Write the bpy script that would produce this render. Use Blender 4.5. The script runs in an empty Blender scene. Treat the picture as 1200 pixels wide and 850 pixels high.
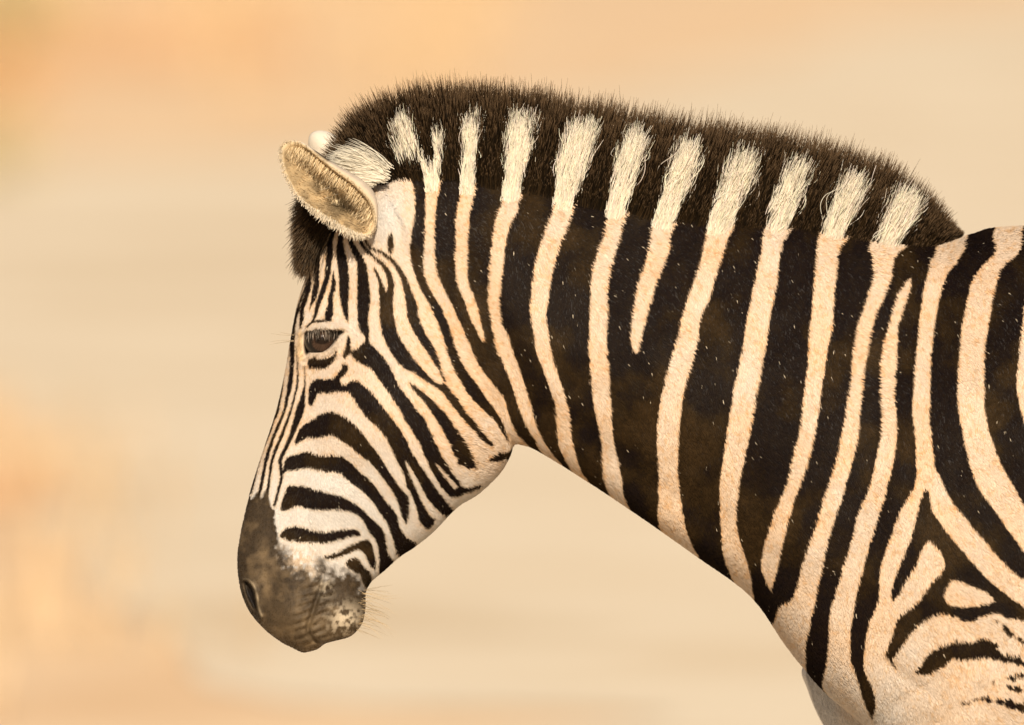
import bpy, math, random
import numpy as np
from mathutils import Vector

rng = np.random.default_rng(7)
random.seed(7)
sc = bpy.context.scene

# ------------------------------------------------------------------ camera, sky, sun, exposure
# subject scale: 1000 units ("px") = 1 m; body plane y = 0; ground at py = 1550
DIST, PITCH = 20.0, math.radians(3.0)
TX, TZ = 0.0, 1.125
cam_d = bpy.data.cameras.new("camera")
cam = bpy.data.objects.new("camera", cam_d)
sc.collection.objects.link(cam)
cam.location = (TX, -DIST * math.cos(PITCH), TZ + DIST * math.sin(PITCH))
cam.rotation_euler = (math.pi / 2 - PITCH, 0, 0)
cam_d.lens = 600.0
cam_d.sensor_width = 36.0
cam_d.clip_start = 0.5
cam_d.clip_end = 5000
cam_d.dof.use_dof = True
cam_d.dof.focus_distance = DIST - 0.085
cam_d.dof.aperture_fstop = 4.0
sc.camera = cam

SUN_EL, SUN_AZ = math.radians(29), math.radians(3)      # azimuth: 0 = straight behind the camera, + = from the right
world = bpy.data.worlds.new("World")
sc.world = world
world.use_nodes = True
wn = world.node_tree.nodes
bg = wn["Background"]
sky = wn.new("ShaderNodeTexSky")
sky.sky_type = 'NISHITA'
sky.sun_disc = False
sky.sun_elevation = SUN_EL
sky.sun_rotation = math.pi - SUN_AZ
sky.dust_density = 2.0
world.node_tree.links.new(sky.outputs[0], bg.inputs[0])
bg.inputs[1].default_value = 0.062

sun_d = bpy.data.lights.new("sun", 'SUN')
sun_d.energy = 4.9
sun_d.angle = math.radians(0.6)
sun_d.color = (1.0, 0.88, 0.70)
sun = bpy.data.objects.new("sun", sun_d)
sc.collection.objects.link(sun)
sdir = Vector((math.sin(SUN_AZ) * math.cos(SUN_EL), -math.cos(SUN_AZ) * math.cos(SUN_EL), math.sin(SUN_EL)))
sun.rotation_euler = sdir.to_track_quat('Z', 'Y').to_euler()
sun.location = (3, -6, 6)

sc.view_settings.view_transform = 'Standard'
sc.view_settings.look = 'None'
sc.view_settings.exposure = 0.34
sc.view_settings.gamma = 1.0
sc.view_settings.use_curve_mapping = False
sc.cycles.use_denoising = True
sc.cycles.max_bounces = 6
try:
    sc.cycles_curves.shape = 'THICK'
except Exception:
    pass

# ------------------------------------------------------------------ small helpers
def W(px, py, y):
    """body units -> world metres"""
    px = np.asarray(px, float); py = np.asarray(py, float); y = np.asarray(y, float)
    return np.stack(np.broadcast_arrays((px - 600) / 1000, y / 1000, (1550 - py) / 1000), -1)

def smooth(e0, e1, x):
    t = np.clip((x - e0) / (e1 - e0), 0, 1)
    return t * t * (3 - 2 * t)

def interp(x, xs, ys):
    return np.interp(x, xs, ys)

_grids = {}
def noise2(x, y, scale, seed=0):
    """smooth value noise in 0..1"""
    g = _grids.get(seed)
    if g is None:
        g = np.random.default_rng(100 + seed).random((256, 256)); _grids[seed] = g
    u = np.asarray(x) / scale; v = np.asarray(y) / scale
    iu = np.floor(u).astype(int); iv = np.floor(v).astype(int)
    fu = u - iu; fv = v - iv
    fu = fu * fu * (3 - 2 * fu); fv = fv * fv * (3 - 2 * fv)
    a = g[iu % 256, iv % 256]; b = g[(iu + 1) % 256, iv % 256]
    c = g[iu % 256, (iv + 1) % 256]; d = g[(iu + 1) % 256, (iv + 1) % 256]
    return (a * (1 - fu) + b * fu) * (1 - fv) + (c * (1 - fu) + d * fu) * fv

def fbm(x, y, scale, seed=0, octs=3):
    s = 0; a = 0.5; t = 0
    for k in range(octs):
        s = s + a * noise2(x, y, scale / 2 ** k, seed + k); t += a; a *= .5
    return s / t

def link(o, parent=None):
    sc.collection.objects.link(o)
    if parent is not None:
        o.parent = parent
        o.matrix_parent_inverse = parent.matrix_world.inverted()
    return o

def mesh_obj(name, verts, faces, mat, parent=None, smooth_shade=True):
    me = bpy.data.meshes.new(name)
    me.from_pydata([tuple(v) for v in verts], [], [tuple(f) for f in faces])
    me.update()
    if smooth_shade:
        me.polygons.foreach_set("use_smooth", np.ones(len(me.polygons), bool))
    me.materials.append(mat)
    return link(bpy.data.objects.new(name, me), parent)

def set_color(me, cols, name="coat"):
    a = me.attributes.new(name, 'FLOAT_COLOR', 'POINT')
    c = np.ones((len(cols), 4), np.float32); c[:, :3] = cols
    a.data.foreach_set("color", c.ravel())

def curves_obj(name, P, R, C, mat, parent=None, nrm=None):
    """P (N,K,3) world points, R (K,) or (N,K) radii in m, C (N,3) colours"""
    N, K, _ = P.shape
    cd = bpy.data.hair_curves.new(name)
    cd.add_curves([K] * N)
    cd.attributes["position"].data.foreach_set("vector", np.ascontiguousarray(P, np.float32).ravel())
    ra = cd.attributes.get("radius") or cd.attributes.new("radius", 'FLOAT', 'POINT')
    ra.data.foreach_set("value", np.ascontiguousarray(np.broadcast_to(R, (N, K)), np.float32).ravel())
    ca = cd.attributes.new("coat", 'FLOAT_COLOR', 'CURVE')
    c4 = np.ones((N, 4), np.float32); c4[:, :3] = C
    ca.data.foreach_set("color", c4.ravel())
    if nrm is not None:
        na = cd.attributes.new("nrm", 'FLOAT_VECTOR', 'CURVE')
        na.data.foreach_set("vector", np.ascontiguousarray(nrm, np.float32).ravel())
    cd.materials.append(mat)
    return link(bpy.data.objects.new(name, cd), parent)

# ------------------------------------------------------------------ materials
def new_mat(name):
    m = bpy.data.materials.new(name); m.use_nodes = True
    return m, m.node_tree.nodes, m.node_tree.links, m.node_tree.nodes["Principled BSDF"]

def coat_material(name, rough=.62, bump=.25, scale=900, spec=.3):
    m, n, l, p = new_mat(name)
    at = n.new("ShaderNodeAttribute"); at.attribute_name = "coat"
    l.new(at.outputs["Color"], p.inputs["Base Color"])
    p.inputs["Roughness"].default_value = rough
    p.inputs["Specular IOR Level"].default_value = spec
    tc = n.new("ShaderNodeTexCoord"); mp = n.new("ShaderNodeMapping")
    mp.inputs["Scale"].default_value = (1.0, 1.0, .35)
    nz = n.new("ShaderNodeTexNoise"); nz.inputs["Scale"].default_value = scale
    nz.inputs["Detail"].default_value = 3
    l.new(tc.outputs["Object"], mp.inputs[0]); l.new(mp.outputs[0], nz.inputs["Vector"])
    bp = n.new("ShaderNodeBump"); bp.inputs["Strength"].default_value = bump
    bp.inputs["Distance"].default_value = .002
    l.new(nz.outputs["Fac"], bp.inputs["Height"]); l.new(bp.outputs[0], p.inputs["Normal"])
    return m

def hair_material(name, tip=None, rough=.4, glossy=.06, trans=.2, tip_from=.45, use_nrm=False):
    """diffuse + translucent + a little gloss along each hair; optional paler tips"""
    m = bpy.data.materials.new(name); m.use_nodes = True
    n = m.node_tree.nodes; l = m.node_tree.links
    n.clear()
    out = n.new("ShaderNodeOutputMaterial")
    at = n.new("ShaderNodeAttribute"); at.attribute_name = "coat"
    col = at.outputs["Color"]
    if tip is not None:
        hi = n.new("ShaderNodeHairInfo")
        mr = n.new("ShaderNodeMapRange"); mr.inputs["From Min"].default_value = tip_from
        mr.inputs["From Max"].default_value = 1.0; mr.clamp = True
        l.new(hi.outputs["Intercept"], mr.inputs["Value"])
        mx = n.new("ShaderNodeMix"); mx.data_type = 'RGBA'
        l.new(mr.outputs[0], mx.inputs["Factor"])
        l.new(col, mx.inputs["A"]); mx.inputs["B"].default_value = (*tip, 1)
        col = mx.outputs["Result"]
    df = n.new("ShaderNodeBsdfDiffuse"); tr = n.new("ShaderNodeBsdfTranslucent"); gl = n.new("ShaderNodeBsdfAnisotropic")
    gl.inputs["Roughness"].default_value = rough
    gl.inputs["Color"].default_value = (1, .88, .72, 1)
    l.new(col, df.inputs["Color"]); l.new(col, tr.inputs["Color"])
    if use_nrm:                                        # short fur lies flat: shade it with the skin's normal
        an = n.new("ShaderNodeAttribute"); an.attribute_name = "nrm"
        gm = n.new("ShaderNodeNewGeometry")
        va = n.new("ShaderNodeVectorMath"); va.operation = 'SCALE'; va.inputs["Scale"].default_value = .45
        vb = n.new("ShaderNodeVectorMath"); vb.operation = 'ADD'
        vc = n.new("ShaderNodeVectorMath"); vc.operation = 'NORMALIZE'
        l.new(gm.outputs["Normal"], va.inputs[0]); l.new(va.outputs[0], vb.inputs[0]); l.new(an.outputs["Vector"], vb.inputs[1]); l.new(vb.outputs[0], vc.inputs[0])
        for b in (df, gl): l.new(vc.outputs[0], b.inputs["Normal"])
    m1 = n.new("ShaderNodeMixShader"); m1.inputs[0].default_value = trans
    l.new(df.outputs[0], m1.inputs[1]); l.new(tr.outputs[0], m1.inputs[2])
    m2 = n.new("ShaderNodeMixShader"); m2.inputs[0].default_value = glossy
    l.new(m1.outputs[0], m2.inputs[1]); l.new(gl.outputs[0], m2.inputs[2])
    l.new(m2.outputs[0], out.inputs["Surface"])
    return m

M_body = coat_material("zebra_skin", .6, .35, 800, .18)
M_ear = coat_material("ear_skin", .7, .3, 700)
M_coat = hair_material("coat_hair", rough=.5, glossy=.0035, trans=.05, use_nrm=True)
M_mane = hair_material("mane_hair", rough=.4, glossy=.03, trans=.3)
M_black_mane = hair_material("dark_mane_hair", tip=(.16, .10, .055), rough=.35, glossy=.01, trans=.2, tip_from=.84)

m, n, l, p = new_mat("eyeball"); M_eye = m
at = n.new("ShaderNodeAttribute"); at.attribute_name = "coat"
l.new(at.outputs["Color"], p.inputs["Base Color"])
p.inputs["Roughness"].default_value = .16
p.inputs["Specular IOR Level"].default_value = .12
p.inputs["Coat Weight"].default_value = .06
p.inputs["Coat Roughness"].default_value = .03

# ------------------------------------------------------------------ the coat pattern, as a signed distance map in body units
X0, X1, Y0, Y1 = 200, 1340, 60, 920
GX, GY = np.meshgrid(np.arange(X0, X1 + 1), np.arange(Y0, Y1 + 1), indexing='ij')
CL = 12.0

def catmull(pts, closed=True, sub=4):
    P = np.asarray(pts, float)
    if closed:
        Q = np.concatenate([P[-1:], P, P[:2]])
    else:
        Q = np.concatenate([2 * P[:1] - P[1:2], P, 2 * P[-1:] - P[-2:-1]])
    t = np.arange(sub)[:, None] / sub
    out = []
    for i in range(1, len(Q) - 2):
        p0, p1, p2, p3 = Q[i - 1], Q[i], Q[i + 1], Q[i + 2]
        out.append(.5 * (2 * p1 + (p2 - p0) * t + (2 * p0 - 5 * p1 + 4 * p2 - p3) * t ** 2 + (3 * p1 - p0 - 3 * p2 + p3) * t ** 3))
    if not closed:
        out.append(P[-1:])
    return np.concatenate(out)

def window(P, mar=CL + 2):
    a = int(max(np.floor(P[:, 0].min() - mar), X0)) - X0
    b = int(min(np.ceil(P[:, 0].max() + mar), X1)) - X0 + 1
    c = int(max(np.floor(P[:, 1].min() - mar), Y0)) - Y0
    d = int(min(np.ceil(P[:, 1].max() + mar), Y1)) - Y0 + 1
    return slice(a, b), slice(c, d)

def sdf_poly(pts, sub=4, mar=CL + 2):
    P = catmull(pts, True, sub)
    w = window(P, mar)
    x = GX[w].astype(np.float32); y = GY[w].astype(np.float32)
    d2 = np.full(x.shape, 1e9, np.float32); inside = np.zeros(x.shape, bool)
    Q = np.roll(P, -1, 0)
    for (ax, ay), (bx, by) in zip(P, Q):
        ex, ey = bx - ax, by - ay
        L = ex * ex + ey * ey
        if L < 1e-9: continue
        t = np.clip(((x - ax) * ex + (y - ay) * ey) / L, 0, 1)
        d2 = np.minimum(d2, (x - ax - t * ex) ** 2 + (y - ay - t * ey) ** 2)
        if ay != by:
            c = ((ay > y) != (by > y)) & (x < ex * (y - ay) / ey + ax)
            inside ^= c
    d = np.sqrt(d2)
    return w, np.where(inside, -d, d)

def sdf_stroke(pts, sub=4, mar=CL + 2):
    P = catmull([p if len(p) == 3 else (*p, 1.0) for p in pts], False, sub)
    w = window(P[:, :2], mar + P[:, 2].max())
    x = GX[w].astype(np.float32); y = GY[w].astype(np.float32)
    d = np.full(x.shape, 1e9, np.float32)
    for a, b in zip(P[:-1], P[1:]):
        ex, ey = b[0] - a[0], b[1] - a[1]
        L = max(ex * ex + ey * ey, 1e-9)
        t = np.clip(((x - a[0]) * ex + (y - a[1]) * ey) / L, 0, 1)
        d = np.minimum(d, np.hypot(x - a[0] - t * ex, y - a[1] - t * ey) - (a[2] + t * (b[2] - a[2])))
    return w, d

F = np.full(GX.shape, CL, np.float32)          # > 0 dark, < 0 pale
def paint(pale, wd):
    w, d = wd
    F[w] = np.minimum(F[w], d) if pale else np.maximum(F[w], -d)
def rows(r):                                   # rows of (y, x left, x right) -> closed outline
    return [(a, y) for y, a, b in r] + [(b, y) for y, a, b in r[::-1]]
def WR(r): paint(True, sdf_poly(rows(r)))
def WP(p): paint(True, sdf_poly(p))
def KP(p): paint(False, sdf_poly(p))
def KE(a, b): paint(False, sdf_poly(list(a) + list(b)[::-1]))
def WS(p): paint(True, sdf_stroke(p))
def KS(p): paint(False, sdf_stroke(p))

# --- head: pale ground colour
WP([(445,210),(460,203),(475,205),(483,215),(486,235),(486,250),(482,272),(479,295),(482,310),(490,333),(502,355),(514,383),(521,405),
    (529,428),(537,444),(546,460),(560,475),(573,487),(581,495),(590,510),(600,518),(612,530),(560,600),(430,720),(250,800),(215,600),(300,300),(380,200),(430,205)])
# --- neck and shoulder: pale stripes
WR([(110,464,470),(150,458,492),(175,464,497),(185,468,496),(192,477,494),(204,492,500),(214,498,512),(230,498,512),(250,498,510),(280,497,508.5),(310,495,510),(325,497.6,514),(340,504,521),(355,514,529),(360,517,531),
    (382.6,525.6,540.7),(405,532,550.5),(428,541.4,561),(444,553.5,573),(465,568.5,589.6),(488,585,597),(505,592,604),(522,602,616)])
WR([(120,506,522),(160,507,528),(180,508,524),(200,511,522),(216,505,515),(232,500,512)])
WR([(110,540,556),(150,538,570),(180,540,572),(195,541,566),(205,541,558),(220,540,557),(250,534,550),(260,533,549),(290,533,547),(310,532,547),(330,535,548),(350,543,556),(370,550,561),(390,559,566),(399,564,567)])
WR([(120,606,624),(150,600,632),(180,594,632),(205,588,627),(212,589,619),(220,589,614),(235,587,608),(250,581,604),(264,578,597),(290,575,592),(320,572,588),(344,571,585),(360,571.5,584),(380,575,588),
    (390,577,594),(410,581,600),(440,595,611),(470,606,621),(490,613,626),(510,623,633),(530,634,646),(548,650,660)])
WR([(130,664,682),(160,657,698),(190,652,696),(215,649,692),(228,648,681),(246,646,670),(266,638,663),(290,630,654),(320,624,646),(350,621,642),(370,621,640),(390,624,642),(410,627,645),(430,635,651),(450,642,657),
    (470,648,662),(484,650,665.6),(510,651.6,668),(530,657,673),(550,668,679),(566,682,690)])
WR([(140,734,750),(165,726,762),(190,720,760),(215,714,754),(232,711,742),(240,710,736),(250,709,734),(260,708,729),(280,703,724),(310,693,715),(340,691,710),(370,689.6,710),(400,689,709),(430,690,711),(470,694,714),
    (510,702,717),(540,704,723),(560,706,727),(580,713,730),(600,728,738)])
WR([(150,800,816),(180,786,824),(210,778,820),(230,770,810),(244,769,803),(252,768,798),(270,761,786),(290,758,782),(310,753,776),(330,746,768),(350,742,762),(370,739,756),(390,737,751),(405,738,747),(411,741,745)])
WR([(155,862,888),(185,848,892),(215,839,884),(240,832,872),(258,828,866),(266,827,858),(290,822,848),(320,814,838),(350,804,830),(370,797,820),(400,790,815),(420,783,810),(450,776,801),(480,771,797),(510,768,794),
    (540,769,792.6),(560,770,793),(580,770.6,796),(600,769,799),(620,773,803),(640,790,811),(655,810,818)])
WR([(165,926,944),(190,916,952),(215,907,948),(240,899,938),(260,894,931),(274,892,921),(290,891,914),(320,884,910),(350,878,905),(380,872,899),(400,869,896),(430,863,890),(470,855,882),(510,849,875),(540,845,869),(560,842,865),
    (590,842,861),(620,843.6,862),(650,846,871),(670,853,877),(690,864,880),(710,880,884)])
WR([(175,988,1006),(200,976,1014),(225,968,1010),(250,961,1002),(275,957,994),(288,955,983),(300,954,979),(320,952,978),(350,950,975),(380,947,973),(400,945,969),(430,943,964),(470,938,958),(500,934,953),(530,926,946),(560,920,937),
    (580,912,929),(600,904,923),(620,898,918),(640,892,913),(660,889.6,909),(675,894,905),(687,900,902)])
WR([(200,1052,1068),(225,1036,1078),(250,1026,1072),(275,1018,1062),(290,1015,1057),(300,1018,1046),(320,1020,1042),(330,1018,1039),(350,1012,1032),(370,1005,1022),(390,999,1017),(430,994,1009),(470,989,1005),(510,982,1001),
    (540,975,995),(580,962,983),(620,950,970),(660,936,960),(690,929,954),(702,922,952),(707,911,951),(728,904,947),(750,890,942),(770,890,942),(782,920,943),(790,935,944)])
WR([(327,1061,1065),(340,1051,1063),(360,1043,1056),(380,1038,1050),(400,1031,1048),(430,1027,1046),(460,1027,1044),(490,1028,1047),(510,1027,1047),(540,1022,1043.5),(570,1014,1035),(600,1001,1026),(630,994,1017),
    (660,985,1009),(690,976,1001),(710,970,998),(740,968,994),(770,966,994),(780,965,998),(800,961,1004),(820,970,1010),(850,960,1023),(900,950,1040)])
WR([(262,1106,1128),(282,1094,1130),(296,1093,1126),(310,1087,1116),(324,1084,1106),(350,1078,1098),(380,1074,1092),(410,1070,1088),(440,1067,1086),(470,1065,1085),(490,1066,1085),(510,1068,1087),(540,1069,1090),
    (555,1070,1092),(570,1068,1092)])
WP([(1071,555),(1066,570),(1054,590),(1045,610),(1038,630),(1031,650),(1027,670),(1026,700),(1017,720),(1012,740),(1010,760),(1010,780),(1019,800),(1023,820),(1024,850),(1026,900),(1080,900),(1070,800),(1040,775),
    (1036,760),(1042,740),(1047,722),(1056,714),(1072,700),(1060,690),(1044,700),(1040,692),(1046,670),(1054,650),(1062,630),(1068,610),(1073,590),(1078,572),(1084,560)])
WP([(1070,555),(1083,570),(1086,590),(1090,600),(1104,620),(1120,640),(1136,660),(1156,680),(1180,698),(1205,714),(1290,760),(1290,710),(1200,676),(1186,670),(1164,650),(1147,630),(1130,610),(1114,590),(1102,570),(1093,550),(1082,545)])
WR([(262,1168,1194),(270,1162,1194),(278,1160,1194),(290,1163,1193),(300,1160,1186),(314,1146,1170),(330,1135,1164),(350,1130,1159),(380,1124,1154),(410,1120,1149),(450,1117,1148),(480,1119,1150),(510,1124,1156),(540,1130,1166),
    (550,1133,1171),(570,1142,1182),(590,1155,1193),(610,1169,1203),(630,1183,1216),(650,1199,1232),(690,1232,1268),(730,1270,1310)])
WR([(262,1228,1258),(300,1218,1250),(340,1200,1234),(380,1193,1228),(400,1190,1224),(430,1187,1222),(450,1186,1222),(470,1189,1224),(490,1194,1228),(520,1204,1240),(560,1222,1262),(600,1246,1288)])
WP([(1082,632),(1088,633),(1098,646),(1102,658),(1098,668),(1088,678),(1078,692),(1070,702),(1058,713),(1048,716),(1036,712),(1044,698),(1050,690),(1058,676),(1068,660),(1075,642)])
WP([(1114,676),(1107,679),(1101,692),(1101,698),(1108,706),(1126,707),(1146,705),(1157,700),(1150,691),(1136,685)])
WP([(1036,770),(1040,770),(1048,760),(1060,742),(1072,728),(1088,718),(1098,716),(1112,719),(1126,726),(1146,719),(1156,716),(1170,718),(1184,722),(1200,728),(1290,770),(1290,910),(1030,910),(1030,800)])
# --- shoulder: dark marks
KP([(1066,785),(1072,778),(1082,764),(1096,754),(1116,746),(1130,745),(1152,745),(1162,750),(1164,758),(1176,762),(1190,766),(1200,776),(1230,790),(1230,798),(1200,780),(1190,774),(1172,772),(1152,768),(1130,768),(1112,770),(1100,778),(1090,784),(1080,787)])
KS([(1122,820,.6),(1140,815,3.4),(1160,817,3.2),(1180,822,4),(1200,827,5),(1240,836,5)])
KS([(1160,793,.4),(1180,789,2.6),(1200,785,2)])
KS([(1158,798,.4),(1180,801,2),(1200,806,2.4),(1230,812,2)])
KS([(1158,722,1),(1172,734,2.4),(1185,744,3),(1202,750,4),(1240,760,5)])
KS([(1036,762,3),(1042,772,1.6),(1046,780,.6)])
# --- head: dark stripes, plus shade painted under the jaw
KE([(426,279),(435,291),(447,297),(455,303),(461,310),(465,318),(469,325),(473,340),(476,357),(477,368),(480,378),(486,390),(495,405),(505,420),(514,435),(519,446)],
   [(428,279),(437,289),(449,294),(460,302),(467,310),(472,318),(477,326),(482,340),(488,355),(490,368),(493,378),(498.5,390),(507,405),(513,420),(517,435),(522,448)])
KE([(420,280),(427,292),(440,304),(447,311),(453,323),(455,334),(453,342),(446,345),(445,355),(445,368),(446.5,382.6),(451,398),(459,413),(470,428),(489,439),(503,449),(517,459),(524,468),(533,480),(541,490),(552,503),(562,514),(573,523)],
   [(424,279),(430,289),(443,301),(453,310),(460,322),(462,334),(461,345),(461,360),(464,382),(470,398),(480,413),(490,427),(505,443),(514,449),(520,449),(528,458),(535,466),(544,481),(552,490),(562,504),(570,513),(575,520)])
KE([(438,314),(441,322),(444,332),(445,345)], [(441,315),(446,324),(450,334),(454,344)])
KE([(480,449.6),(489,461),(501,476),(511,491),(519,506),(526,521),(532,535),(540,547)], [(483,449),(499,461),(513,475),(526,490),(535,505),(544,520),(553,535),(556,547)])
KE([(408,278),(411,289),(417,303),(419,312),(419,333),(418.6,355),(419.5,372),(422,386),(428,394),(427,400),(419,407),(411.5,410),(412,415),(415,420),(425,426),(435.6,432),(444.6,444),(452,453),(460,465),(467.6,477.5),(474,490),(483,505),(491.7,520),(498,535),(504,548),(510,560),(518,572),(530,582)],
   [(412,278),(418,288),(427,303),(430,311),(433,333),(434,355),(432,370),(432.6,385),(432.8,400),(437,405),(445,413),(454,424),(460,435),(466,447),(471,455),(480,468),(490,482),(498,490),(504,505),(510.6,520),(518,535),(528,550),(535,562),(543,575)])
KP([(361.5,470),(364,474),(368,471.5),(370.8,464),(374,459.6),(390,458.6),(406,458),(411.5,461),(416,468.5),(422,477.5),(431,488),(442,498),(452.6,512.7),(460,528),(467.6,543),(473,556),(476.6,570),(484,585),(488,600),(491,609),(500,619),(507,614),(511,606),
    (521,604),(530,596),(521,585),(509,571),(500,556),(496,550),(490,541),(482.7,528),(475,512.7),(466,497.6),(455,482.6),(446.6,472),(438,461),(434,457),(425,449),(419,445),(411.5,446),(405.5,449.6),(400,448),(398.7,444),(404,438),(407.7,434),(407.7,427.5),(404,425),(401,427),(399.4,433),(393.4,439.5),(387,443),(375,443),(366,446.6),(362.5,453)])
WS([(476,541,1.2),(483,556,2.8),(490,572,3.2),(498,587,4),(508,599,6),(520,604,5)])
WS([(511,543,.8),(518,553,1.6),(526,563,2.4),(534,571,3)])
KP([(346,521),(348,511),(354,500),(366,491),(378,484),(389,481),(395,483),(405.5,488),(417.6,498),(426.6,508.6),(435.7,520.7),(443,531),(450,541),(456,552),(465,565.6),(477,581),(478,590),(477.5,604),(475.5,614),(472,608),(468,597),(463.8,583.7),(456,570),(447,557),(434,541),(420.6,531),(408.6,520.7),(398,514),(389,508.6),(375,511.6),(363,512),(352,517)])
KP([(332,555),(333,546),(336,537),(344,532.7),(360,529),(368,530.5),(378,532.7),(390.5,532.7),(401,534),(410,540),(421,551),(435,563),(444,576),(454.8,589.7),(463.8,601),(468,618),(477,629),(490,638),(480,650),(467,650),(463,642),(459,630),(454.8,615),(447,603),(438,589.7),(427,577),(412,565),(399.5,554.5),(389,552),(375,550),(360,548),(348,550),(337,551.5)])
KP([(330,597),(330,590),(335,576),(339,569),(351,569),(363,571),(378,575.6),(395,579.4),(408.6,585),(420.6,592.5),(432,604),(442.7,613.8),(448.7,621),(451.7,636),(455,648),(462,658),(452,672),(444,670),(444,658),(443.5,645.4),(439.7,633.4),(432,622.8),(426,611),(415.6,601),(405,597.5),(390,596.2),(366,596),(353,592.7),(345,593),(337,597.5)])
KP([(328.7,627),(334.8,618.8),(345,616),(354,617),(366,621),(383,622.6),(398,620),(413,619),(420.6,622),(421,626.5),(413,627),(398,631),(384.5,634.6),(360,635),(348,634),(336,631.6)])
KP([(380,652.5),(382,649.7),(393.5,646.7),(405.5,640),(417.6,634.6),(428,631),(432.7,633),(435.7,640.7),(439.4,651),(440.5,661),(438.7,666),(434,663),(429.6,655.7),(425,646),(418,643.7),(405.5,648),(396.5,652),(386,654.5)])
KP([(405,660),(414.6,652.7),(420.6,655.7),(425,663),(432.7,669),(436,680),(431,688),(426,684),(422,673),(414,669)])
WS([(411,673,1.3),(418,677,1.6),(424,684,1.5),(424,690,1.3),(419,691,1),(414,683,1),(412,676,1)])
KS([(571,538,2),(582,535,5),(594,530,5),(607,522,3)])  # shading under the jaw edge, painted in as dark coat
KS([(536,573,5),(548,573,3),(560,569,2)])
KS([(513,590,6),(525,598,6),(537,604,5)])
# --- front of the face: fine lines
KS([(340,401,1),(335,420,1.3),(332.5,436,1.5),(331.5,450,1.6),(326.5,480,1.4),(320,495,1.8),(315,510,2),(308,526,2),(303.5,540,2),(298,560,2.4),(294,577,2)])
KS([(351,360,2),(347,372,2),(344,384,3),(343.5,400,3),(343,425,2.6),(340.5,450,3),(337,465,2.2),(334,480,1.6),(328,495,1.8),(322,510,1.9),(316,527,2.1),(312,541,2.3),(308,560,2),(304,580,2)])
KS([(348,405,.5),(349.5,425,.8),(349,450,1.3),(345.5,465,1.3),(341.5,480,1.4),(335.5,497,1.8),(331,510,2),(324,526,1.9),(319,541,1.8),(316,562,1.5),(313,580,2)])
KS([(357.5,428,.5),(357.7,450,1.1),(356,463,2.6),(352.5,480,5),(347,496,3.8),(342,510,2.8),(335,526,2.4),(329,540,2.3),(331,556,2),(328,570,1.6),(322,592,1.6)])
# --- forehead
KS([(366,318,1.2),(360,335,1.6),(354,350,1.4),(349,365,1.5),(346.5,378,1.8)])
KS([(366,319,1),(363.5,333,2.4),(359.5,347,2.8),(355.5,360,2.8),(354.5,372,2.4),(353,384,1)])
KS([(378,288,1.2),(374,300,2.2),(372,318,3.2),(371.5,333,3.4),(368.5,347,3),(364,361,.6)])
KS([(393,268,2),(388,280,2.8),(387,295,3.8),(385.5,310,3.6),(384,322,3.2),(381,333,3),(377,345,3),(373.5,355,2.8),(370,370,1.8),(366,378,1.6)])
KS([(391,318,.8),(391,333,2.8),(388,348,3),(388,356,3.4),(386,368,4.6),(384,374,2)])
KS([(388,374,2),(376,375.5,1.6),(367,377,1.8),(360,383,.8)])
KP([(397.6,270),(402,270),(404,288),(407,303),(409,318),(409.5,340),(408.5,357),(408.5,368),(407.5,377),(404,370),(400,355),(397.6,340),(397,318),(395,303),(395,288)])
# --- round the eye
KP([(408,391.5),(411,400),(410.5,412),(404.5,418),(401.5,415),(405,405),(407,397)])
KP([(362,420),(367.6,418),(375,419.7),(382.7,418.5),(390,416),(394,411),(395.6,412),(393,418.5),(388.7,424),(382.7,430),(375,431),(367.6,430),(362,430.5),(361,425)])
KP([(455,277),(459,273),(461,280),(460.5,292),(456.5,297),(454,290)])
# soft warm shade lines of their own (eye rim skin)
EYE = [(358.6,391),(364,388.6),(375,387),(386.5,387.5),(396,388),(403,388),(397.8,393.3),(393,400),(387,407),(379,411.5),(369,412),(362,413),(359,416),(357.5,408),(357.5,400)]

def lookup(A, x, y):
    u = np.clip(np.asarray(x) - X0, 0, X1 - X0 - 1.001); v = np.clip(np.asarray(y) - Y0, 0, Y1 - Y0 - 1.001)
    i = u.astype(int); j = v.astype(int); fu = u - i; fv = v - j
    return (A[i, j] * (1 - fu) + A[i + 1, j] * fu) * (1 - fv) + (A[i, j + 1] * (1 - fu) + A[i + 1, j + 1] * fu) * fv

def dist_map(wd, fill=60.0):
    A = np.full(GX.shape, fill, np.float32); w, d = wd; A[w] = d; return A

D_muzzle = dist_map(sdf_poly([(270,600),(286,593),(291,582),(295.6,586),(302,576),(306,583),(313,571),(317,590),(322,599),(322,615),(326,627),(324,636),(329,648),(333,660),(344,664),(360,672),(368,674),(374,664),(378.4,663),(379,674),(389,672),(399.5,674),(410,672),(420,676),(428,690),(445,720),(430,790),(330,800),(240,740),(240,650)], mar=50))
D_eye = dist_map(sdf_poly(EYE, mar=50))
D_lid = dist_map(sdf_stroke([(352,388,.1),(358.6,385,.1),(366,382.5,.1),(378,381,.1),(390,382,.1),(404,384,.1)], mar=50))
D_lowlid = dist_map(sdf_stroke([(398,397,.1),(393,405,.1),(386,411.5,.1),(378,415.5,.1),(368,416,.1),(359,419,.1)], mar=50))
D_tear = dist_map(sdf_stroke([(352,390,.1),(352,405,.1),(353.5,420,.1)], mar=50))
D_nostril = dist_map(sdf_poly([(286,682),(291,683),(296,690),(298.6,702),(300,714),(297,713),(292.5,705),(288,694)], mar=50))
D_nrim = dist_map(sdf_stroke([(286,679,.1),(291.5,680,.1),(298,687,.1),(302,700,.1),(303,712,.1),(307,722,.1)], mar=50))
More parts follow.
